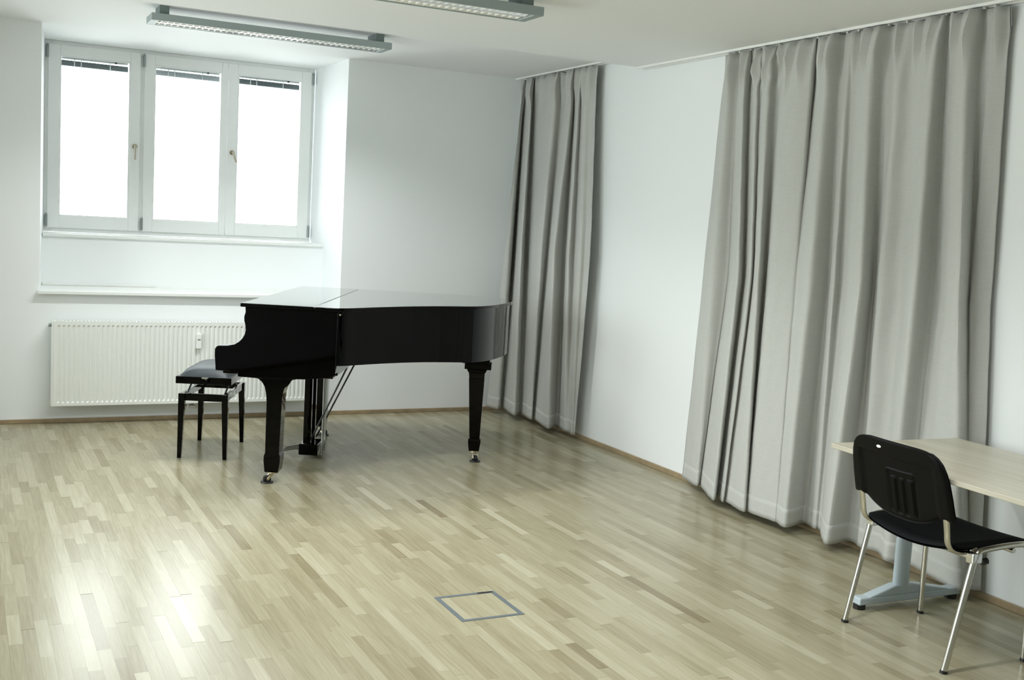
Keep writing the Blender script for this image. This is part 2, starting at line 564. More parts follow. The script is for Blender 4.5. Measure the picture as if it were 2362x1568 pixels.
bm = frame_bm(-3.520, -1.484, 1.290, 2.695, (0.05, 0.05, 0.05, 0.05), YW, YW + 0.07)
box(bm, -2.862, -2.800, YW, YW + 0.07, 1.34, 2.645)
win = struct(obj('window_1', bm, M['window_white'], bevel=0.004), 'white three-part casement window in the niche', 'window')
SASH = [(-3.497, -2.846, -3.415, -2.920, 'left'), (-2.816, -2.187, -2.742, -2.232, 'middle'), (-2.183, -1.512, -2.108, -1.592, 'right')]
SZ0, SZ1, GZ0, GZ1 = 1.322, 2.668, 1.413, 2.590
for k, (x0, x1, g0, g1, nm) in enumerate(SASH):
    bm = frame_bm(x0, x1, SZ0, SZ1, (g0 - x0, x1 - g1, SZ1 - GZ1, GZ0 - SZ0), YW - 0.022, YW + 0.035)
    s = obj('sash', bm, M['window_white'], win, bevel=0.005)
    bm = B(); box(bm, g0 - 0.008, g1 + 0.008, YW + 0.006, YW + 0.010, GZ0 - 0.008, GZ1 + 0.008)
    obj('pane', bm, M['glass'], s)
    bm = frame_bm(g0 - 0.001, g1 + 0.001, GZ0 - 0.001, GZ1 + 0.001, (0.010,) * 4, YW - 0.016, YW + 0.005)
    obj('glazing_bead', bm, M['window_white'], s, bevel=0.003)
    hx = x0 - 0.006 if k < 2 else x1 + 0.006
    for hz in (SZ0 + 0.055, SZ1 - 0.055):
        bm = B()
        cyl(bm, (hx, YW - 0.026, hz - 0.045), (hx, YW - 0.026, hz + 0.045), 0.010, 12)
        cyl(bm, (hx, YW - 0.026, hz + 0.045), (hx, YW - 0.026, hz + 0.053), 0.007, 12, 0.003)
        obj('hinge', bm, M['steel_dark'], s, smooth=True)
    if k in (0, 2):
        hx = -2.882 if k == 0 else -2.146
        hz = 1.965 if k == 0 else 1.975
        bm = B()
        cyl(bm, (hx, YW - 0.023, hz), (hx, YW - 0.033, hz), 0.019, 16)
        cyl(bm, (hx, YW - 0.033, hz), (hx, YW - 0.062, hz), 0.009, 12)
        if k == 0:
            tube(bm, [(hx, YW - 0.062, hz + 0.008), (hx, YW - 0.062, hz - 0.03), (hx, YW - 0.060, hz - 0.10)], 0.0085, 10)
        else:
            tube(bm, [(hx, YW - 0.062, hz + 0.004), (hx + 0.012, YW - 0.064, hz - 0.03), (hx + 0.03, YW - 0.062, hz - 0.075)], 0.0085, 10)
        obj('window_handle', bm, M['bronze'], s, smooth=True)
    # venetian blind drawn up behind the glass
    bl = thing('venetian_blind', 'venetian blind drawn up at the top of the %s window pane%s' % (nm, ', paler slats' if k == 1 else ', dark slats'), 'blind',
               ((g0 + g1) / 2, YW + 0.045, GZ1 - 0.08), group='blinds drawn up in the window')
    hw = (g1 - g0) / 2 - 0.012
    bm = B(); box(bm, -hw, hw, -0.022, 0.022, 0.062, 0.092)
    obj('headrail', bm, M['headrail'], bl, bevel=0.002)
    sm = M['slat_pale'] if k == 1 else M['slat']
    for j in range(7):
        bm = B()
        z = 0.010 + j * 0.0060
        tl = 0.003          # the drawn-up stack hangs a little lower on the right
        hexa(bm, [(-hw, -0.017, z + tl), (hw, -0.017, z), (hw, 0.017, z), (-hw, 0.017, z + tl)],
             [(-hw, -0.017, z + tl + 0.005), (hw, -0.017, z + 0.005), (hw, 0.017, z + 0.005), (-hw, 0.017, z + tl + 0.005)])
        obj('slat', bm, sm, bl)
    for cx_ in (-hw * 0.62, -hw * 0.42, hw * 0.45):
        bm = B(); cyl(bm, (cx_, -0.021, 0.0), (cx_, -0.021, 0.066), 0.0035, 8)
        obj('lift_cord', bm, M['headrail'], bl)
    bm = B(); cyl(bm, (hw * 0.62, -0.026, 0.068), (hw * 0.62, -0.022, 0.068), 0.009, 12)
    obj('cord_lock', bm, M['rubber'], bl)

# unseen windows added in the left wall to give the room fill light
for n_, (a, b) in enumerate(OPEN_L):
    m = (a + b) / 2
    bm = frame_bm(a, b, OZ0, OZ1, (0.07,) * 4, -0.035, 0.035)
    box(bm, m - 0.05, m + 0.05, -0.035, 0.035, OZ0 + 0.07, OZ1 - 0.07)
    for v in bm.verts:
        v.co = Vector((XW - 0.16 + v.co.y, v.co.x, v.co.z))
    wn = struct(obj('window_%d' % (n_ + 2), bm, M['window_white'], bevel=0.004),
                'added white window for fill light, %s' % ('in the left wall, nearer the camera', 'in the left wall, nearer the back wall')[n_], 'window')
    for c, d in ((a + 0.07, m - 0.05), (m + 0.05, b - 0.07)):
        bm = B()
        box(bm, XW - 0.162, XW - 0.158, c, d, OZ0 + 0.07, OZ1 - 0.07)
        obj('pane', bm, M['glass'], wn)

# ------------------------------------------------------------------ radiator
rx0, rx1, rz0, rz1, ry = -3.520, -1.715, 0.132, 0.717, -0.118
rad = thing('panel_radiator', 'long white ribbed panel radiator under the window niche', 'radiator', ((rx0 + rx1) / 2, -0.07, rz0))
def rl(x, y, z): return (x - (rx0 + rx1) / 2, y + 0.07, z - rz0)
bm = B()
# ribbed face: flat rim with vertical flutes at 33 mm
prof = [(rx0 + 0.012, ry)]
x = rx0 + 0.035
while x + 0.033 < rx1 - 0.02:
    prof += [(x, ry), (x + 0.006, ry + 0.0065), (x + 0.014, ry + 0.0065), (x + 0.020, ry)]
    x += 0.0316
prof.append((rx1 - 0.012, ry))
za, zb = rz0 + 0.034, rz1 - 0.036
rows = []
for z, f in ((rz0 + 0.004, 0), (za - 0.012, 0), (za, 1), (zb, 1), (zb + 0.010, 0), (rz1 - 0.004, 0)):
    rows.append([bm.verts.new(rl(px_, ry if not f else py_, z)) for px_, py_ in prof])
for r0, r1 in zip(rows, rows[1:]):
    for i in range(len(prof) - 1):
        bm.faces.new((r0[i], r0[i + 1], r1[i + 1], r1[i]))
obj('front_panel', bm, M['radiator'], rad)
bm = B()
box(bm, *[v for pair in zip(rl(rx0, ry + 0.001, rz0), rl(rx0 + 0.013, -0.022, rz1)) for v in pair])
box(bm, *[v for pair in zip(rl(rx1 - 0.013, ry + 0.001, rz0), rl(rx1, -0.022, rz1)) for v in pair])
box(bm, *[v for pair in zip(rl(rx0 + 0.013, ry + 0.001, rz0), rl(rx1 - 0.013, ry + 0.010, rz0 + 0.005)) for v in pair])
obj('side_cover', bm, M['radiator'], rad, bevel=0.003)
bm = B()
for y0 in (ry + 0.001, ry + 0.080):
    box(bm, *[v for pair in zip(rl(rx0 + 0.013, y0, rz1 - 0.006), rl(rx1 - 0.013, y0 + 0.012, rz1 - 0.001)) for v in pair])
k = rx0 + 0.02
while k < rx1 - 0.03:
    box(bm, *[v for pair in zip(rl(k, ry + 0.013, rz1 - 0.006), rl(k + 0.012, ry + 0.080, rz1 - 0.002)) for v in pair])
    k += 0.024
obj('top_grille', bm, M['radiator'], rad)
bm = B()
box(bm, *[v for pair in zip(rl(rx0 + 0.02, -0.040, rz0 + 0.02), rl(rx1 - 0.02, -0.034, rz1 - 0.02)) for v in pair])
obj('back_panel', bm, M['radiator'], rad)
for bx in (rx0 + 0.25, rx1 - 0.25):
    bm = B()
    box(bm, *[v for pair in zip(rl(bx, -0.034, rz0 + 0.1), rl(bx + 0.04, 0.0, rz1 - 0.1)) for v in pair])
    obj('mounting_bracket', bm, M['radiator'], rad)
bm = B()
box(bm, *[v for pair in zip(rl(-2.565, ry - 0.022, 0.530), rl(-2.530, ry + 0.002, 0.636)) for v in pair])
hm = obj('heat_meter', bm, M['plastic_white'], rad, bevel=0.003)
bm = B()
box(bm, *[v for pair in zip(rl(-2.558, ry - 0.0235, 0.592), rl(-2.538, ry - 0.0215, 0.599)) for v in pair])
obj('meter_display', bm, M['steel_dark'], hm)
bm = B()
for vx in (-2.60, -2.55):
    cyl(bm, rl(vx, -0.075, 0.130), rl(vx, -0.075, 0.095), 0.012, 12)
    tube(bm, [rl(vx, -0.075, 0.105), rl(vx, -0.04, 0.100), rl(vx, 0.0, 0.100)], 0.009, 10)
cyl(bm, rl(-2.60, -0.075, 0.108), rl(-2.55, -0.075, 0.108), 0.014, 12)
obj('valve', bm, M['steel'], rad, smooth=True)
bm = B(); cyl(bm, rl(rx0, -0.08, rz1 - 0.03), rl(rx0 - 0.018, -0.08, rz1 - 0.03), 0.012, 12)
obj('bleed_plug', bm, M['steel_dark'], rad, smooth=True)

# ------------------------------------------------------------------ ceiling lamps
LAMP_W = 25.0


def lamp(name, label, x0, x1, y0, y1, zc):
    L, Wd = x1 - x0, y1 - y0
    t = thing(name, label, 'lamp', ((x0 + x1) / 2, (y0 + y1) / 2, zc), group='louvre lamps on the ceiling')
    hl, hw = L / 2, Wd / 2
    zt, zb_ = -0.050, -0.092
    bm = B()
    box(bm, -hl, hl, -hw, -hw + 0.016, zb_, zt)
    box(bm, -hl, hl, hw - 0.016, hw, zb_, zt)
    box(bm, -hl, -hl + 0.045, -hw + 0.016, hw - 0.016, zb_, zt)
    box(bm, hl - 0.045, hl, -hw + 0.016, hw - 0.016, zb_, zt)
    obj('housing', bm, M['lamp_grey'], t, bevel=0.003)
    bm = B(); box(bm, -hl + 0.045, hl - 0.045, -hw + 0.016, hw - 0.016, zt - 0.004, zt)
    obj('tray', bm, M['lamp_inside'], t)
    for s in (-1, 1):
        bm = B(); box(bm, s * (hl - 0.075) - 0.027, s * (hl - 0.075) + 0.027, -hw + 0.02, hw - 0.02, zt, 0)
        obj('spacer', bm, M['lamp_dark'], t)
    for s in (-1, 1):
        bm = B(); prism(bm, [(s * (hw - 0.017), zb_ + 0.003), (s * (hw - 0.030), zb_ + 0.003), (s * (hw - 0.060), zt - 0.006), (s * (hw - 0.017), zt - 0.006)], -hl + 0.046, hl - 0.046, 'x')
        obj('side_reflector', bm, M['louvre'], t)
    bm = B()
    prism(bm, [(-0.010, zb_ + 0.003), (0.010, zb_ + 0.003), (0.022, zt - 0.006), (-0.022, zt - 0.006)], -hl + 0.046, hl - 0.046, 'x')
    obj('centre_reflector', bm, M['louvre'], t)
    n_ = 38
    bm = B(); hexa(bm, [(-0.001, -hw + 0.03, zb_ + 0.003), (0.001, -hw + 0.03, zb_ + 0.003), (0.001, hw - 0.03, zb_ + 0.003), (-0.001, hw - 0.03, zb_ + 0.003)],
                   [(-0.007, -hw + 0.05, zt - 0.008), (0.007, -hw + 0.05, zt - 0.008), (0.007, hw - 0.05, zt - 0.008), (-0.007, hw - 0.05, zt - 0.008)])
    b0 = obj('louvre_blade', bm, M['louvre'], t)
    for i in range(n_):
        b = b0 if i == 0 else b0.copy()
        if i:
            col.objects.link(b); b.parent = t
        b.location.x = -hl + 0.046 + (i + 0.5) * (L - 0.092) / n_
    for s in (-1, 1):
        bm = B(); cyl(bm, (-hl + 0.06, s * 0.045, zt - 0.016), (hl - 0.06, s * 0.045, zt - 0.016), 0.008, 10)
        obj('fluorescent_tube', bm, M['tube'], t, smooth=True)
    # the lit tubes' light, given off downwards just above the louvre
    ld = bpy.data.lights.new('lamp_light', 'AREA')
    ld.shape = 'RECTANGLE'
    ld.size, ld.size_y = L - 0.16, 0.13
    ld.energy = LAMP_W
    ld.color = (0.98, 1.0, 0.99)
    lo = bpy.data.objects.new('lamp_light', ld)
    col.objects.link(lo); lo.parent = t
    lo.location = (0, 0, zb_ + 0.0015)
    ld.spread = math.radians(136)
    return t


lamp('ceiling_lamp', 'long grey louvre ceiling lamp in front of the window niche', -3.082, -1.603, -1.285, -1.080, HA)
lamp('ceiling_lamp', 'long grey louvre ceiling lamp cut by the top edge of the photo', -3.105, -1.620, -3.405, -3.200, HB)
lamp('ceiling_lamp', 'long grey louvre ceiling lamp added out of view for fill light', -3.105, -1.620, -5.525, -5.320, HB)  # unseen third lamp, added to brighten the near floor

# ------------------------------------------------------------------ curtains
BIG = [[(-0.06, -2.726), (-0.085, -2.812), (-0.05, -2.84), (-0.05, -2.86), (-0.095, -2.969), (-0.04, -2.958), (-0.085, -3.068), (-0.06, -3.079), (-0.1, -3.188), (-0.045, -3.205), (-0.1, -3.342), (-0.09, -3.512), (-0.04, -3.499), (-0.12, -3.666), (-0.055, -3.7), (-0.06, -3.73), (-0.07, -3.768), (-0.05, -3.808), (-0.12, -3.97), (-0.055, -4.01), (-0.06, -4.065), (-0.08, -4.127), (-0.05, -4.192), (-0.12, -4.362), (-0.055, -4.373), (-0.05, -4.398), (-0.12, -4.553), (-0.05, -4.571), (-0.045, -4.609), (-0.05, -4.631), (-0.03, -4.7)], [(-0.05, -2.662), (-0.12, -2.835), (-0.055, -2.887), (-0.05, -2.917), (-0.15, -3.115), (-0.075, -3.078), (-0.135, -3.208), (-0.1, -3.191), (-0.15, -3.295), (-0.065, -3.253), (-0.13, -3.38), (-0.115, -3.529), (-0.105, -3.569), (-0.17, -3.73), (-0.055, -3.738), (-0.07, -3.78), (-0.09, -3.824), (-0.045, -3.838), (-0.17, -4.083), (-0.06, -4.062), (-0.07, -4.101), (-0.095, -4.15), (-0.045, -4.239), (-0.16, -4.42), (-0.055, -4.422), (-0.045, -4.464), (-0.165, -4.679), (-0.05, -4.634), (-0.045, -4.644), (-0.055, -4.664), (-0.03, -4.741)], [(-0.08, -2.635), (-0.13, -2.836), (-0.11, -2.844), (-0.09, -2.829), (-0.24, -3.161), (-0.15, -3.077), (-0.21, -3.214), (-0.18, -3.194), (-0.23, -3.423), (-0.13, -3.318), (-0.2, -3.43), (-0.19, -3.629), (-0.18, -3.635), (-0.21, -3.747), (-0.06, -3.702), (-0.05, -3.751), (-0.065, -3.808), (-0.06, -3.842), (-0.21, -4.054), (-0.06, -4.042), (-0.05, -4.093), (-0.075, -4.149), (-0.05, -4.24), (-0.12, -4.367), (-0.06, -4.418), (-0.05, -4.463), (-0.13, -4.778), (-0.08, -4.801), (-0.06, -4.8), (-0.06, -4.812), (-0.03, -4.838)]]
SMALL = [[(-0.11, -0.178), (-0.08, -0.15), (-0.045, -0.104), (-0.1, -0.331), (-0.045, -0.276), (-0.11, -0.717), (-0.045, -0.74), (-0.1, -0.976), (-0.05, -0.932), (-0.09, -1.06), (-0.06, -1.051), (-0.09, -1.153), (-0.07, -1.204), (-0.07, -1.276)], [(-0.2, -0.221), (-0.16, -0.234), (-0.06, -0.095), (-0.165, -0.427), (-0.06, -0.326), (-0.155, -0.727), (-0.07, -0.694), (-0.16, -0.956), (-0.035, -0.896), (-0.125, -1.11), (-0.07, -1.102), (-0.13, -1.277), (-0.1, -1.311), (-0.1, -1.384)], [(-0.24, -0.109), (-0.2, -0.238), (-0.13, -0.182), (-0.19, -0.508), (-0.1, -0.451), (-0.14, -0.701), (-0.09, -0.648), (-0.18, -1.045), (-0.06, -0.973), (-0.1, -1.153), (-0.085, -1.204), (-0.11, -1.287), (-0.1, -1.295), (-0.1, -1.321)]]


def curtain(name, label, lev, zs, ztop, zbot, wrinkle=0.0):
    n = len(lev[0])
    zt, zm, zb_ = zs

    def at(i, z):
        # quadratic through the three measured heights
        if z >= zm:
            f = min(1.0, (z - zm) / (zt - zm))
            f = f * f * (3 - 2 * f) * 0.35 + f * 0.65
            a, b = lev[1][i], lev[0][i]
        else:
            f = (zm - z) / (zm - zb_)
            a, b = lev[1][i], lev[2][i]
        return Vector((a[0] + (b[0] - a[0]) * f, a[1] + (b[1] - a[1]) * f, z))

    def row(z, off=0.0):
        pts = [at(i, z) for i in range(n)]
        if z > ztop - 0.11:                    # gathered header tape: folds flatten towards the track
            f = (z - (ztop - 0.11)) / 0.11
            pts = [Vector((p.x + (-0.062 - p.x) * 0.55 * f, p.y, p.z)) for p in pts]
        r = crom(pts, 13)
        for q in r:
            q.x = min(q.x, -0.012)
            q.x += 0.0022 * math.sin(q.y * 61 + z * 5) * math.sin(z * 9 + q.y * 17)
            if z > ztop - 0.34:                # pinch pleats under the header tape
                k = round(q.y / 0.108) * 0.108 + 0.012 * math.sin(q.y * 7.0)
                f = min(1, (z - ztop + 0.34) / 0.22) ** 2
                q.x -= 0.026 * math.exp(-((q.y - k) / 0.014) ** 2) * f
                q.x += 0.014 * math.exp(-((q.y - k + 0.034) / 0.018) ** 2) * f
                q.x = min(q.x, -0.012)
            if wrinkle and z > ztop - 0.35 and -3.35 < q.y < -3.0:
                q.x += wrinkle * math.sin((q.y * 46 + z * 38)) * (1 - (ztop - z) / 0.35)
        if off:
            rr = []
            for i, q in enumerate(r):
                d = (r[min(i + 1, len(r) - 1)] - r[max(i - 1, 0)])
                nn = Vector((d.y, -d.x, 0)).normalized()
                rr.append(q + nn * off)
            r = rr
        return r

    def sheet(z0, z1, k, off=0.0):
        bm = B()
        rows_ = [[bm.verts.new(q) for q in row(z0 + (z1 - z0) * j / k, off)] for j in range(k + 1)]
        for a, b in zip(rows_, rows_[1:]):
            for i in range(len(a) - 1):
                bm.faces.new((a[i], a[i + 1], b[i + 1], b[i]))
        return bm

    t = thing(name, label, 'curtain', (0, 0, 0))
    c = obj('cloth', sheet(zbot, ztop, 60), M['curtain'], t, smooth=True)
    c.modifiers.new('thickness', 'SOLIDIFY').thickness = 0.003
    h = obj('hem', sheet(zbot - 0.002, zbot + 0.095, 4, 0.0035), M['curtain'], c, smooth=True)
    h.modifiers.new('thickness', 'SOLIDIFY').thickness = 0.002
    h = obj('header_tape', sheet(ztop - 0.085, ztop - 0.004, 4, -0.004), M['curtain'], c, smooth=True)
    for i in range(1, n - 1, 2):
        p_ = at(i, ztop)
        bm = B(); box(bm, -0.058, -0.044, p_.y - 0.005, p_.y + 0.005, ztop + 0.001, ztop + 0.018)
        obj('glider', bm, M['plastic_white'], t)
    return t


curtain('curtain', 'narrow grey curtain hanging in the corner behind the piano tail', SMALL, (2.55, 1.35, 0.05), HA - 0.022, 0.050)
curtain('curtain', 'wide grey curtain hanging behind the desk and chair', BIG, (2.40, 1.3, 0.06), HB - 0.022, 0.045, wrinkle=0.013)

# ------------------------------------------------------------------ grand piano (local x: away from the pianist, y: towards the bass)
TH = 1.097
piano = thing('grand_piano', 'black polished baby grand piano with closed lid', 'piano', (-2.684, -2.03, 0), TH - PI / 2)
WD = 1.66
LID = [(0.530, 0.0), (0.585, 0.035), (0.640, 0.105), (0.704, 0.189), (0.796, 0.300), (0.898, 0.410), (1.017, 0.515), (1.142, 0.600), (1.265, 0.680),
       (1.360, 0.830), (1.432, 1.040), (1.472, 1.220), (1.482, 1.360), (1.455, 1.470), (1.385, 1.570), (1.270, 1.635), (1.130, WD)]
curve = [(v.x, v.y) for v in crom([Vector((p[0], p[1], 0)) for p in LID], 4)]


def inset(pts, d):
    out = []
    n = len(pts)
    for i in range(n):
        a, b, c = Vector(pts[i - 1]), Vector(pts[i]), Vector(pts[(i + 1) % n])
        n1 = Vector((-(b - a).y, (b - a).x)).normalized(); n2 = Vector((-(c - b).y, (c - b).x)).normalized()
        m = (n1 + n2)
        m = m / max(0.35, m.dot(n1)) if m.length > 1e-6 else n1
        out.append(tuple(b + m * d))
    return out


# main lid and front flap
bm = B(); prism(bm, [(0.4005, 0.0)] + curve + [(0.4005, WD)], 1.004, 1.025)
lid = obj('lid', bm, M['piano'], piano, bevel=0.005, seg=3, smooth=True)
bm = B(); prism(bm, [(-0.008, 0.0), (0.3965, 0.0), (0.3965, WD), (-0.008, WD)], 1.004, 1.025)
obj('front_lid_flap', bm, M['piano'], piano, bevel=0.005, seg=3)
bm = B(); cyl(bm, (0.3985, 0.012, 1.0185), (0.3985, WD - 0.012, 1.0185), 0.0035, 8)
obj('lid_hinge', bm, M['piano_satin'], lid)
# rim
outer = inset([(0.10, 0.0)] + curve + [(0.10, WD)], 0.022)
outer = [(0.10, 0.022)] + outer[1:-1] + [(0.10, WD - 0.022)]
innr = inset(outer, 0.045)
innr[0] = (0.10, 0.022 + 0.045); innr[-1] = (0.10, WD - 0.067)
bm = B()
n = len(outer)
def zlow(p): return 0.640 if p[0] < 0.525 else 0.700 - 0.028 * min(1, max(0, (p[0] - 0.56) / 0.8))
vo0 = [bm.verts.new((p[0], p[1], zlow(p))) for p in outer]; vo1 = [bm.verts.new((p[0], p[1], 1.003)) for p in outer]
vi0 = [bm.verts.new((p[0], p[1], zlow(o_))) for p, o_ in zip(innr, outer)]; vi1 = [bm.verts.new((p[0], p[1], 1.003)) for p in innr]
for i in range(n - 1):
    bm.faces.new((vo0[i], vo0[i + 1], vo1[i + 1], vo1[i])); bm.faces.new((vi0[i], vi1[i], vi1[i + 1], vi0[i + 1]))
    bm.faces.new((vo1[i], vo1[i + 1], vi1[i + 1], vi1[i])); bm.faces.new((vo0[i], vi0[i], vi0[i + 1], vo0[i + 1]))
for i in (0, n - 1):
    bm.faces.new((vo0[i], vo1[i], vi1[i], vi0[i]))
obj('rim', bm, M['piano'], piano, smooth=True)
bm = B(); prism(bm, [(p[0], p[1]) for p in innr], 0.735, 0.750)
obj('soundboard', bm, M['spruce'], piano)
for by, xe in ((0.30, 0.70), (0.70, 1.12), (1.21, 1.34)):
    bm = B(); box(bm, 0.5, xe, by - 0.03, by + 0.03, 0.70, 0.735)
    obj('back_brace', bm, M['piano_satin'], piano)
# arms (cheeks): curved down to the key block
ARM = [(0.015, 1.003), (0.017, 0.975), (0.010, 0.950), (0.011, 0.925), (0.017, 0.905), (0.020, 0.876), (0.015, 0.850), (0.004, 0.830), (-0.015, 0.808), (-0.043, 0.790),
       (-0.080, 0.781), (-0.125, 0.779), (-0.140, 0.774), (-0.148, 0.760), (-0.148, 0.722), (-0.141, 0.640), (-0.017, 0.636), (-0.016, 0.611),
       (0.10, 0.607), (0.36, 0.615), (0.505, 0.632), (0.528, 0.655), (0.530, 1.003)]
for y0, y1 in ((0.020, 0.115), (WD - 0.115, WD - 0.020)):
    bm = B(); prism(bm, ARM, y0, y1, 'y')
    obj('arm', bm, M['piano'], piano, bevel=0.004, seg=2)
bm = B(); box(bm, -0.125, 0.50, 0.115, WD - 0.115, 0.612, 0.650)
obj('keybed', bm, M['piano'], piano, bevel=0.004)
bm = B(); box(bm, -0.135, -0.112, 0.116, WD - 0.116, 0.640, 0.712)
obj('key_slip', bm, M['piano'], piano, bevel=0.004)
FB = [(-0.108, 0.735), (-0.112, 0.760), (-0.100, 0.774), (-0.060, 0.783), (-0.030, 0.795), (-0.008, 0.818), (0.004, 0.846), (0.006, 0.900),
      (0.026, 0.900), (0.024, 0.840), (0.008, 0.800), (-0.024, 0.775), (-0.060, 0.763), (-0.096, 0.752)]
bm = B(); prism(bm, FB, 0.117, WD - 0.117, 'y')
obj('fallboard', bm, M['piano'], piano, smooth=True)
bm = B(); box(bm, 0.030, 0.050, 0.117, WD - 0.117, 0.895, 1.003)
obj('front_board', bm, M['piano'], piano, bevel=0.003)
bm = B(); box(bm, 0.49, 0.525, 0.115, WD - 0.115, 0.632, 0.735)
obj('belly_rail', bm, M['piano'], piano, bevel=0.003)
bm = B(); cyl(bm, (0.545, 0.026, 0.988), (0.545, 0.010, 0.988), 0.005, 10)
obj('lid_stop', bm, M['brass'], piano)


def caster(parent, x, y, ang, zt):
    """swivel caster hanging under a leg: brass fork and black wheel"""
    ca, sa = math.cos(ang), math.sin(ang)
    def P(u_, v_, z): return (x + u_ * ca - v_ * sa, y + u_ * sa + v_ * ca, z)
    bm = B()
    cyl(bm, P(0, 0, zt + 0.002), P(0, 0, zt - 0.012), 0.030, 14)
    for s in (-1, 1):
        tube(bm, [P(0.0, s * 0.012, zt - 0.008), P(-0.016, s * 0.016, zt - 0.024), P(-0.034, s * 0.017, 0.022)], 0.009, 8, ry=0.005)
    cyl(bm, P(-0.034, -0.021, 0.022), P(-0.034, 0.021, 0.022), 0.006, 10)
    c = obj('caster', bm, M['brass'], parent, smooth=True)
    bm = B(); cyl(bm, P(-0.034, -0.012, 0.0215), P(-0.034, 0.012, 0.0215), 0.021, 18)
    obj('wheel', bm, M['rubber'], c, smooth=True)
    bm = B(); cyl(bm, P(-0.034, 0, 0.0035), P(-0.034, 0, 0.009), 0.036, 18, 0.034)
    obj('caster_cup', bm, M['rubber'], c, smooth=True)


LEG = [(-0.010, 0.611), (0.060, 0.607), (0.090, 0.599), (0.112, 0.582), (0.128, 0.555), (0.136, 0.520), (0.141, 0.467), (0.141, 0.178), (0.134, 0.162), (0.134, 0.128), (0.141, 0.068),
       (0.217, 0.068), (0.226, 0.128), (0.226, 0.162), (0.220, 0.178), (0.227, 0.480), (0.230, 0.520), (0.240, 0.555), (0.258, 0.585), (0.285, 0.603), (0.330, 0.613), (0.380, 0.616)]
for y0, y1, ang in ((0.060, 0.165, 0.5), (WD - 0.165, WD - 0.060, 2.7)):
    bm = B(); prism(bm, LEG, y0, y1, 'y')
    l = obj('leg', bm, M['piano'], piano, bevel=0.004)
    caster(l, 0.179, (y0 + y1) / 2, ang, 0.068)
# tail leg
tx, ty = 1.285, 0.985
bm = B()
box(bm, tx - 0.100, tx + 0.075, ty - 0.060, ty + 0.075, 0.640, 0.735)
box(bm, tx - 0.085, tx + 0.085, ty - 0.055, ty + 0.065, 0.602, 0.640)
taper(bm, (tx - 0.005, ty, 0.580), (0.054, 0.054), (tx - 0.005, ty, 0.602), (0.064, 0.062))
taper(bm, (tx - 0.004, ty, 0.545), (0.049, 0.049), (tx - 0.005, ty, 0.580), (0.051, 0.051))
taper(bm, (tx, ty, 0.150), (0.033, 0.033), (tx - 0.004, ty, 0.545), (0.050, 0.050))
taper(bm, (tx, ty, 0.130), (0.041, 0.041), (tx, ty, 0.150), (0.040, 0.040))
taper(bm, (tx, ty, 0.068), (0.033, 0.033), (tx, ty, 0.130), (0.041, 0.041))
l = obj('leg', bm, M['piano'], piano, bevel=0.003)
l['label'] = 'square tapered tail leg'
caster(l, tx, ty, 1.9, 0.068)
# pedal lyre
bm = B()
box(bm, 0.19, 0.33, 0.70, 0.96, 0.575, 0.612)
for y0 in (0.745, 0.880):
    taper(bm, (0.243, y0 + 0.018, 0.10), (0.024, 0.018), (0.243, y0 + 0.018, 0.58), (0.024, 0.018))
box(bm, 0.195, 0.315, 0.735, 0.925, 0.028, 0.098)
lyre = obj('pedal_lyre', bm, M['piano'], piano, bevel=0.004)
for py in (0.775, 0.830, 0.885):
    bm = B(); tube(bm, [(0.24, py, 0.060), (0.17, py, 0.058), (0.12, py, 0.048), (0.085, py, 0.040)], 0.009, 8, smooth=3, ry=0.0045, side=(0, 1, 0))
    obj('pedal', bm, M['pedal_metal'], lyre, smooth=True)
    bm = B(); cyl(bm, (0.335, py - 0.012, 0.03), (0.335, py - 0.012, 0.60), 0.004, 8)
    obj('pedal_rod', bm, M['rod'], lyre)
for py, da in ((0.76, 0.0), (0.90, 0.012)):
    bm = B(); cyl(bm, (0.262 + da, py, 0.115), (0.500 + 2 * da, py, 0.645), 0.0055, 10)
    obj('lyre_brace', bm, M['piano_satin'], lyre)

# ------------------------------------------------------------------ piano bench
BTH = 1.16
bench = thing('piano_bench', 'black piano bench with leather cushion beside the radiator', 'bench', (-2.632, -1.080, 0), BTH - PI / 2)
HX, HY = 0.150, 0.283
for sx_ in (-1, 1):
    for sy_ in (-1, 1):
        bm = B()
        taper(bm, (sx_ * (HX - 0.012), sy_ * (HY - 0.012), 0.0), (0.012, 0.012), (sx_ * (HX - 0.019), sy_ * (HY - 0.019), 0.355), (0.019, 0.019))
        taper(bm, (sx_ * (HX - 0.019), sy_ * (HY - 0.019), 0.355), (0.019, 0.019), (sx_ * (HX - 0.019), sy_ * (HY - 0.019), 0.402), (0.019, 0.019))
        obj('leg', bm, M['piano'], bench, bevel=0.002)
for s in (-1, 1):
    bm = B(); box(bm, -HX + 0.038, HX - 0.038, s * (HY - 0.019) - 0.010, s * (HY - 0.019) + 0.010, 0.358, 0.402)
    obj('rail', bm, M['piano'], bench, bevel=0.002)
    bm = B(); box(bm, s * (HX - 0.019) - 0.010, s * (HX - 0.019) + 0.010, -HY + 0.038, HY - 0.038, 0.358, 0.402)
    obj('rail', bm, M['piano'], bench, bevel=0.002)
bm = B()
for s in (-1, 1):
    tube(bm, [(s * (HX - 0.035), -HY + 0.06, 0.385), (s * (HX - 0.035), -0.02, 0.465)], 0.006, 8)
    tube(bm, [(s * (HX - 0.035), HY - 0.06, 0.385), (s * (HX - 0.035), 0.02, 0.465)], 0.006, 8)
cyl(bm, (-HX + 0.03, 0.0, 0.44), (HX - 0.03, 0.0, 0.44), 0.006, 8)
obj('lift_mechanism', bm, M['steel_dark'], bench)
bm = B(); box(bm, -0.168, 0.168, -0.285, 0.285, 0.463, 0.508)
seat = obj('seat_box', bm, M['piano'], bench, bevel=0.004)
bm = B()
NX, NY = 16, 22
rows = []
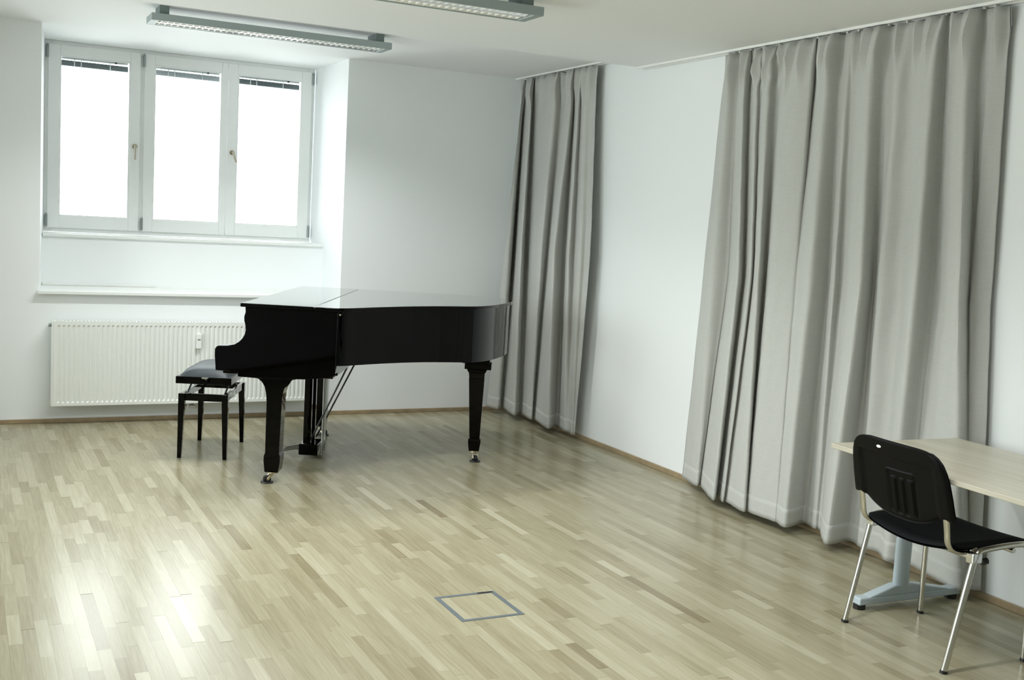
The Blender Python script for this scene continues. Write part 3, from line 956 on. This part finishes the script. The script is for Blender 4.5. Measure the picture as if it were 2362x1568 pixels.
for j in range(NY + 1):
    r = []
    for i in range(NX + 1):
        a, b = -1 + 2 * i / NX, -1 + 2 * j / NY
        h = (max(0.0, 1 - abs(a) ** 3.2) ** 0.55) * (max(0.0, 1 - abs(b) ** 5.0) ** 0.55)
        r.append(bm.verts.new((a * 0.150, b * 0.268, 0.506 + 0.058 * h)))
    rows.append(r)
for a, b in zip(rows, rows[1:]):
    for i in range(NX):
        bm.faces.new((a[i], a[i + 1], b[i + 1], b[i]))
obj('cushion', bm, M['leather'], bench, smooth=True)
for s in (-1, 1):
    bm = B()
    cyl(bm, (0.02, s * 0.284, 0.484), (0.02, s * 0.302, 0.484), 0.006, 10)
    cyl(bm, (0.02, s * 0.300, 0.484), (0.02, s * 0.322, 0.484), 0.015, 14)
    obj('height_knob', bm, M['piano'], bench, smooth=True)
bm = B(); box(bm, -0.010, 0.030, -0.2875, -0.2845, 0.498, 0.5075); box(bm, 0.014, 0.022, -0.2875, -0.2845, 0.470, 0.484)
obj('name_clip', bm, M['chrome_bright'], seat)

# ------------------------------------------------------------------ floor box
fb = thing('floor_outlet_box', 'square floor outlet lid with grey metal frame in the parquet', 'floor outlet', ((BX0 + BX1) / 2, (BY0 + BY1) / 2, 0))
hx, hy = (BX1 - BX0) / 2 - 0.001, (BY1 - BY0) / 2 - 0.001
bm = B()
fw_ = 0.018
box(bm, -hx, hx, -hy, -hy + fw_, -0.011, 0.0015); box(bm, -hx, hx, hy - fw_, hy, -0.011, 0.0015)
box(bm, -hx, -hx + fw_, -hy + fw_, hy - fw_, -0.011, 0.0015); box(bm, hx - fw_, hx, -hy + fw_, hy - fw_, -0.011, 0.0015)
obj('frame', bm, M['outlet_frame'], fb, bevel=0.0006)
bm = B(); box(bm, hx - 0.08, hx - 0.012, hy - fw_ + 0.001, hy - 0.004, -0.004, 0.0022)
obj('cable_flap', bm, M['rubber'], fb)
iw = 2 * (hx - fw_) - 0.002
for i in range(6):
    bm = B(); box(bm, -iw / 2 + i * iw / 6 + 0.0003, -iw / 2 + (i + 1) * iw / 6 - 0.0003, -hy + fw_ + 0.001, hy - fw_ - 0.001, -0.011, 0.0)
    o = obj('plank', bm, M['oak_object'], fb)
    t = (0.80, 0.60, 0.66, 0.72, 0.62, 0.74)[i]
    o.color = (t, t, t, 1)

# ------------------------------------------------------------------ desk
DT = 0.717
desk = thing('desk', 'pale wood desk with grey-blue T legs against the right wall', 'desk', (-0.535, -5.530, 0), math.radians(-2.0))
bm = B(); box(bm, -0.350, 0.345, -0.80, 0.80, DT - 0.020, DT)
obj('tabletop', bm, M['desk'], desk, bevel=0.003)
bm = B(); box(bm, -0.02, 0.02, -0.70, 0.70, DT - 0.080, DT - 0.020)
obj('beam', bm, M['desk_beam'], desk, bevel=0.003)
for s in (1, -1):
    yc = s * 0.775
    bm = B()
    n8 = [(-0.165, 0.0), (0.405, 0.0)]
    hexa(bm, [(-0.170, yc - 0.030, 0.022), (0.400, yc - 0.030, 0.022), (0.400, yc + 0.030, 0.022), (-0.170, yc + 0.030, 0.022)],
         [(-0.165, yc - 0.026, 0.052), (0.395, yc - 0.026, 0.052), (0.395, yc + 0.026, 0.052), (-0.165, yc + 0.026, 0.052)])
    hexa(bm, [(-0.12, yc - 0.026, 0.050), (0.35, yc - 0.026, 0.050), (0.35, yc + 0.026, 0.050), (-0.12, yc + 0.026, 0.050)],
         [(0.03, yc - 0.024, 0.092), (0.13, yc - 0.024, 0.092), (0.13, yc + 0.024, 0.092), (0.03, yc + 0.024, 0.092)])
    lg = obj('leg', bm, M['desk_leg'], desk, bevel=0.006, seg=3)
    bm = B(); tube(bm, [(0.075, yc, 0.085), (0.075, yc, 0.290)], 0.040, 16, ry=0.026, side=(1, 0, 0))
    obj('column', bm, M['desk_leg'], lg, smooth=True)
    bm = B(); tube(bm, [(0.075, yc, 0.289), (0.075, yc, DT - 0.02)], 0.037, 16, ry=0.023, side=(1, 0, 0))
    obj('column', bm, M['desk_leg'], lg, smooth=True)
    bm = B(); box(bm, -0.30, 0.30, yc - 0.02, yc + 0.02, DT - 0.034, DT - 0.0205)
    obj('top_bracket', bm, M['desk_leg'], lg, bevel=0.003)
    for fx in (-0.145, 0.375):
        bm = B(); cyl(bm, (fx, yc, 0.0), (fx, yc, 0.024), 0.026, 16)
        obj('foot_glide', bm, M['rubber'], lg, smooth=True)

# ------------------------------------------------------------------ visitor chair (local x towards the desk)
chair = thing('chair', 'black visitor chair with chrome tube legs in front of the desk', 'chair', (-0.637, -5.136, 0), math.radians(-2.7))
R_ = 0.0125
for s in (-1, 1):
    for nm, pts in (('leg', [(-0.210, s * 0.268, 0.004), (-0.170, s * 0.269, 0.18), (-0.122, s * 0.270, 0.395), (-0.112, s * 0.270, 0.424)]),
                    ('leg', [(0.192, s * 0.268, 0.004), (0.190, s * 0.267, 0.22), (0.187, s * 0.265, 0.395), (0.182, s * 0.264, 0.418)])):
        bm = B(); tube(bm, pts, R_, 14, ry=0.011, smooth=4, side=(0.6, s * 1.0, 0))
        l = obj(nm, bm, M['chrome'], chair, smooth=True)
        p0 = pts[0]
        bm = B(); cyl(bm, (p0[0], p0[1], 0.0), (p0[0] + 0.002, p0[1], 0.010), 0.0145, 14)
        obj('foot_cap', bm, M['rubber'], l, smooth=True)
    bm = B()
    tube(bm, [(-0.112, s * 0.270, 0.424), (-0.104, s * 0.270, 0.440), (-0.080, s * 0.269, 0.451), (0.03, s * 0.267, 0.459), (0.135, s * 0.265, 0.459), (0.168, s * 0.264, 0.447), (0.182, s * 0.264, 0.418)], R_, 14, ry=0.011, smooth=4, side=(0, 1, 0))
    obj('side_rail', bm, M['chrome'], chair, smooth=True)
    bm = B()
    box(bm, -0.132, -0.086, s * 0.262 - 0.019, s * 0.262 + 0.019, 0.404, 0.446)
    cyl(bm, (-0.110, s * 0.240, 0.437), (-0.080, s * 0.240, 0.450), 0.014, 12)
    obj('clamp', bm, M['chrome_bright'], chair, bevel=0.006, seg=3)
    bm = B(); cyl(bm, (-0.070, s * 0.262, 0.405), (-0.045, s * 0.262, 0.408), 0.012, 12)
    obj('stacking_bumper', bm, M['rubber'], chair, smooth=True)
    # flat back upright
    bm = B()
    yb = s * 0.222
    tube(bm, [(-0.02, yb, 0.428), (-0.10, yb, 0.430), (-0.165, yb, 0.440), (-0.200, yb, 0.468), (-0.212, yb, 0.520), (-0.234, yb, 0.62), (-0.254, yb, 0.70)], 0.0145, 12, smooth=4, ry=0.0075, side=(0, 1, 0))
    obj('back_upright', bm, M['chrome'], chair, smooth=True)
for cx_, cz in ((-0.105, 0.420), (0.10, 0.432)):
    bm = B(); tube(bm, [(cx_, -0.252, cz), (cx_, 0.252, cz)], 0.010, 10)
    obj('cross_bar', bm, M['chrome'], chair, smooth=True)


def seat_bm(zoff, sc, thick):
    bm = B()
    NX, NY = 18, 22
    top, bot = [], []
    for i in range(NX + 1):
        rt, rb = [], []
        for j in range(NY + 1):
            a, b = i / NX, -1 + 2 * j / NY
            # rounded plan outline
            ea = abs(2 * a - 1) * sc
            hw = 0.248 * sc * (1 - 0.16 * max(0, (ea - 0.72) / 0.28) ** 2.2)
            x = 0.020 + (a - 0.5) * 0.415 * sc
            y = b * hw
            z = 0.476 + zoff
            z -= 0.030 * (1 - b * b) * (1 - 0.75 * a) * sc          # dished towards the back
            z += 0.006 * (a > 0.6) * (a - 0.6) - 0.030 * max(0, (a - 0.72) / 0.28) ** 2
            edge = min(1.0, min(a, 1 - a) * 9, (1 - abs(b)) * 10)
            rt.append(bm.verts.new((x, y, z - thick * 0.5 * (1 - edge) ** 2)))
            rb.append(bm.verts.new((x, y, z - thick + thick * 0.3 * (1 - edge) ** 2)))
        top.append(rt); bot.append(rb)
    for A, flip in ((top, False), (bot, True)):
        for r0, r1 in zip(A, A[1:]):
            for j in range(NY):
                f = (r0[j], r1[j], r1[j + 1], r0[j + 1])
                bm.faces.new(f[::-1] if flip else f)
    for i in range(NX):
        bm.faces.new((top[i][0], top[i + 1][0], bot[i + 1][0], bot[i][0])); bm.faces.new((top[i][NY], bot[i][NY], bot[i + 1][NY], top[i + 1][NY]))
    for j in range(NY):
        bm.faces.new((top[0][j], bot[0][j], bot[0][j + 1], top[0][j + 1])); bm.faces.new((top[NX][j], top[NX][j + 1], bot[NX][j + 1], bot[NX][j]))
    return bm


st = obj('seat', seat_bm(0.0, 1.0, 0.026), M['chair_fabric'], chair, smooth=True)
obj('seat_shell', seat_bm(-0.022, 0.97, 0.010), M['chair_plastic'], chair, smooth=True)

# backrest: moulded rear shell with recessed field, label slot and ribs; padded front
OUTL = [(-0.262, 0.560), (-0.180, 0.532), (-0.100, 0.508), (0.0, 0.500), (0.100, 0.508), (0.180, 0.532), (0.262, 0.560),
        (0.258, 0.640), (0.249, 0.720), (0.232, 0.768), (0.200, 0.795), (0.150, 0.805), (0.0, 0.808), (-0.150, 0.805), (-0.200, 0.795), (-0.232, 0.768), (-0.249, 0.720), (-0.258, 0.640)]


def back_x(y, z):
    return -0.222 - (z - 0.50) * 0.26 + 0.055 * y * y / 0.26


def half_width(z):
    if z < 0.56: return 0.262
    pts = [(0.56, 0.262), (0.64, 0.258), (0.70, 0.252), (0.735, 0.244), (0.765, 0.231), (0.785, 0.212), (0.797, 0.190), (0.804, 0.160), (0.808, 0.120)]
    for (z0, w0), (z1, w1) in zip(pts, pts[1:]):
        if z <= z1:
            return w0 + (w1 - w0) * (z - z0) / (z1 - z0)
    return 0.12


def zbot(y):
    a = abs(y)
    if a > 0.19:
        return 0.556
    return 0.505 + 0.051 * min(1, (a / 0.19) ** 2.6)


def back_bm(offset, thick, relief, shrink=0.0):
    bm = B()
    NY, NZ = 64, 44
    F, K = [], []
    for j in range(NY + 1):
        v = -1 + 2 * j / NY
        f, k = [], []
        for i in range(NZ + 1):
            tt = i / NZ
            z1 = 0.808 - shrink
            y0 = v * (0.262 - shrink)
            zb_ = zbot(y0) + shrink
            z = zb_ + (z1 - zb_) * (1 - (1 - tt) ** 1.25)
            y = v * (half_width(z) - shrink)
            e = 0.0
            x = back_x(y, z) + offset
            edge = min((1 - abs(v)) * 14, (1 - tt) * 16, tt * 16, 1.0)
            round_ = (1 - edge) ** 2 * thick * 0.45
            d = 0.0
            if relief:
                # recessed field with a stepped border, open at the bottom
                if abs(y) < 0.200 and z < 0.752:
                    d += 0.010 * min(1, (0.200 - abs(y)) / 0.012, (0.752 - z) / 0.010)
                # label block: raised lip on top, three vertical slots
                if -0.075 < -y - 0.02 < 0.075 and 0.53 < z < 0.700:
                    q = min(1, (0.075 - abs(-y - 0.02)) / 0.008)
                    d += 0.007 * q
                    if z > 0.690:
                        d -= 0.013 * q
                    elif z < 0.672 and min(abs(y + 0.02 - s_) for s_ in (-0.045, 0.0, 0.045)) < 0.010:
                        d -= 0.008
            f.append(bm.verts.new((x + d + round_, y, z)))
            k.append(bm.verts.new((x + thick - round_, y, z)))
        F.append(f); K.append(k)
    for A, fl in ((F, False), (K, True)):
        for r0, r1 in zip(A, A[1:]):
            for i in range(NZ):
                q = (r0[i], r0[i + 1], r1[i + 1], r1[i])
                bm.faces.new(q[::-1] if fl else q)
    for j in range(NY):
        bm.faces.new((F[j][0], F[j + 1][0], K[j + 1][0], K[j][0])); bm.faces.new((F[j][NZ], K[j][NZ], K[j + 1][NZ], F[j + 1][NZ]))
    for i in range(NZ):
        bm.faces.new((F[0][i], K[0][i], K[0][i + 1], F[0][i + 1])); bm.faces.new((F[NY][i], F[NY][i + 1], K[NY][i + 1], K[NY][i]))
    return bm


bs = obj('backrest', back_bm(-0.006, 0.024, True), M['chair_plastic'], chair, smooth=True)
obj('back_pad', back_bm(0.017, 0.012, False, 0.010), M['chair_fabric'], chair, smooth=True)
bm = B()
yb, zb2 = 0.068, 0.776
xb = back_x(yb, zb2) - 0.0075
seg = 16
ring0 = [bm.verts.new((xb, yb + 0.012 * math.cos(2 * PI * k / seg), zb2 + 0.0055 * math.sin(2 * PI * k / seg))) for k in range(seg)]
ring1 = [bm.verts.new((xb + 0.006, yb + 0.012 * math.cos(2 * PI * k / seg), zb2 + 0.0055 * math.sin(2 * PI * k / seg))) for k in range(seg)]
bm.faces.new(ring0); bm.faces.new(ring1[::-1])
for k in range(seg):
    bm.faces.new((ring0[k], ring0[(k + 1) % seg], ring1[(k + 1) % seg], ring1[k]))
obj('badge', bm, M['badge'], bs)
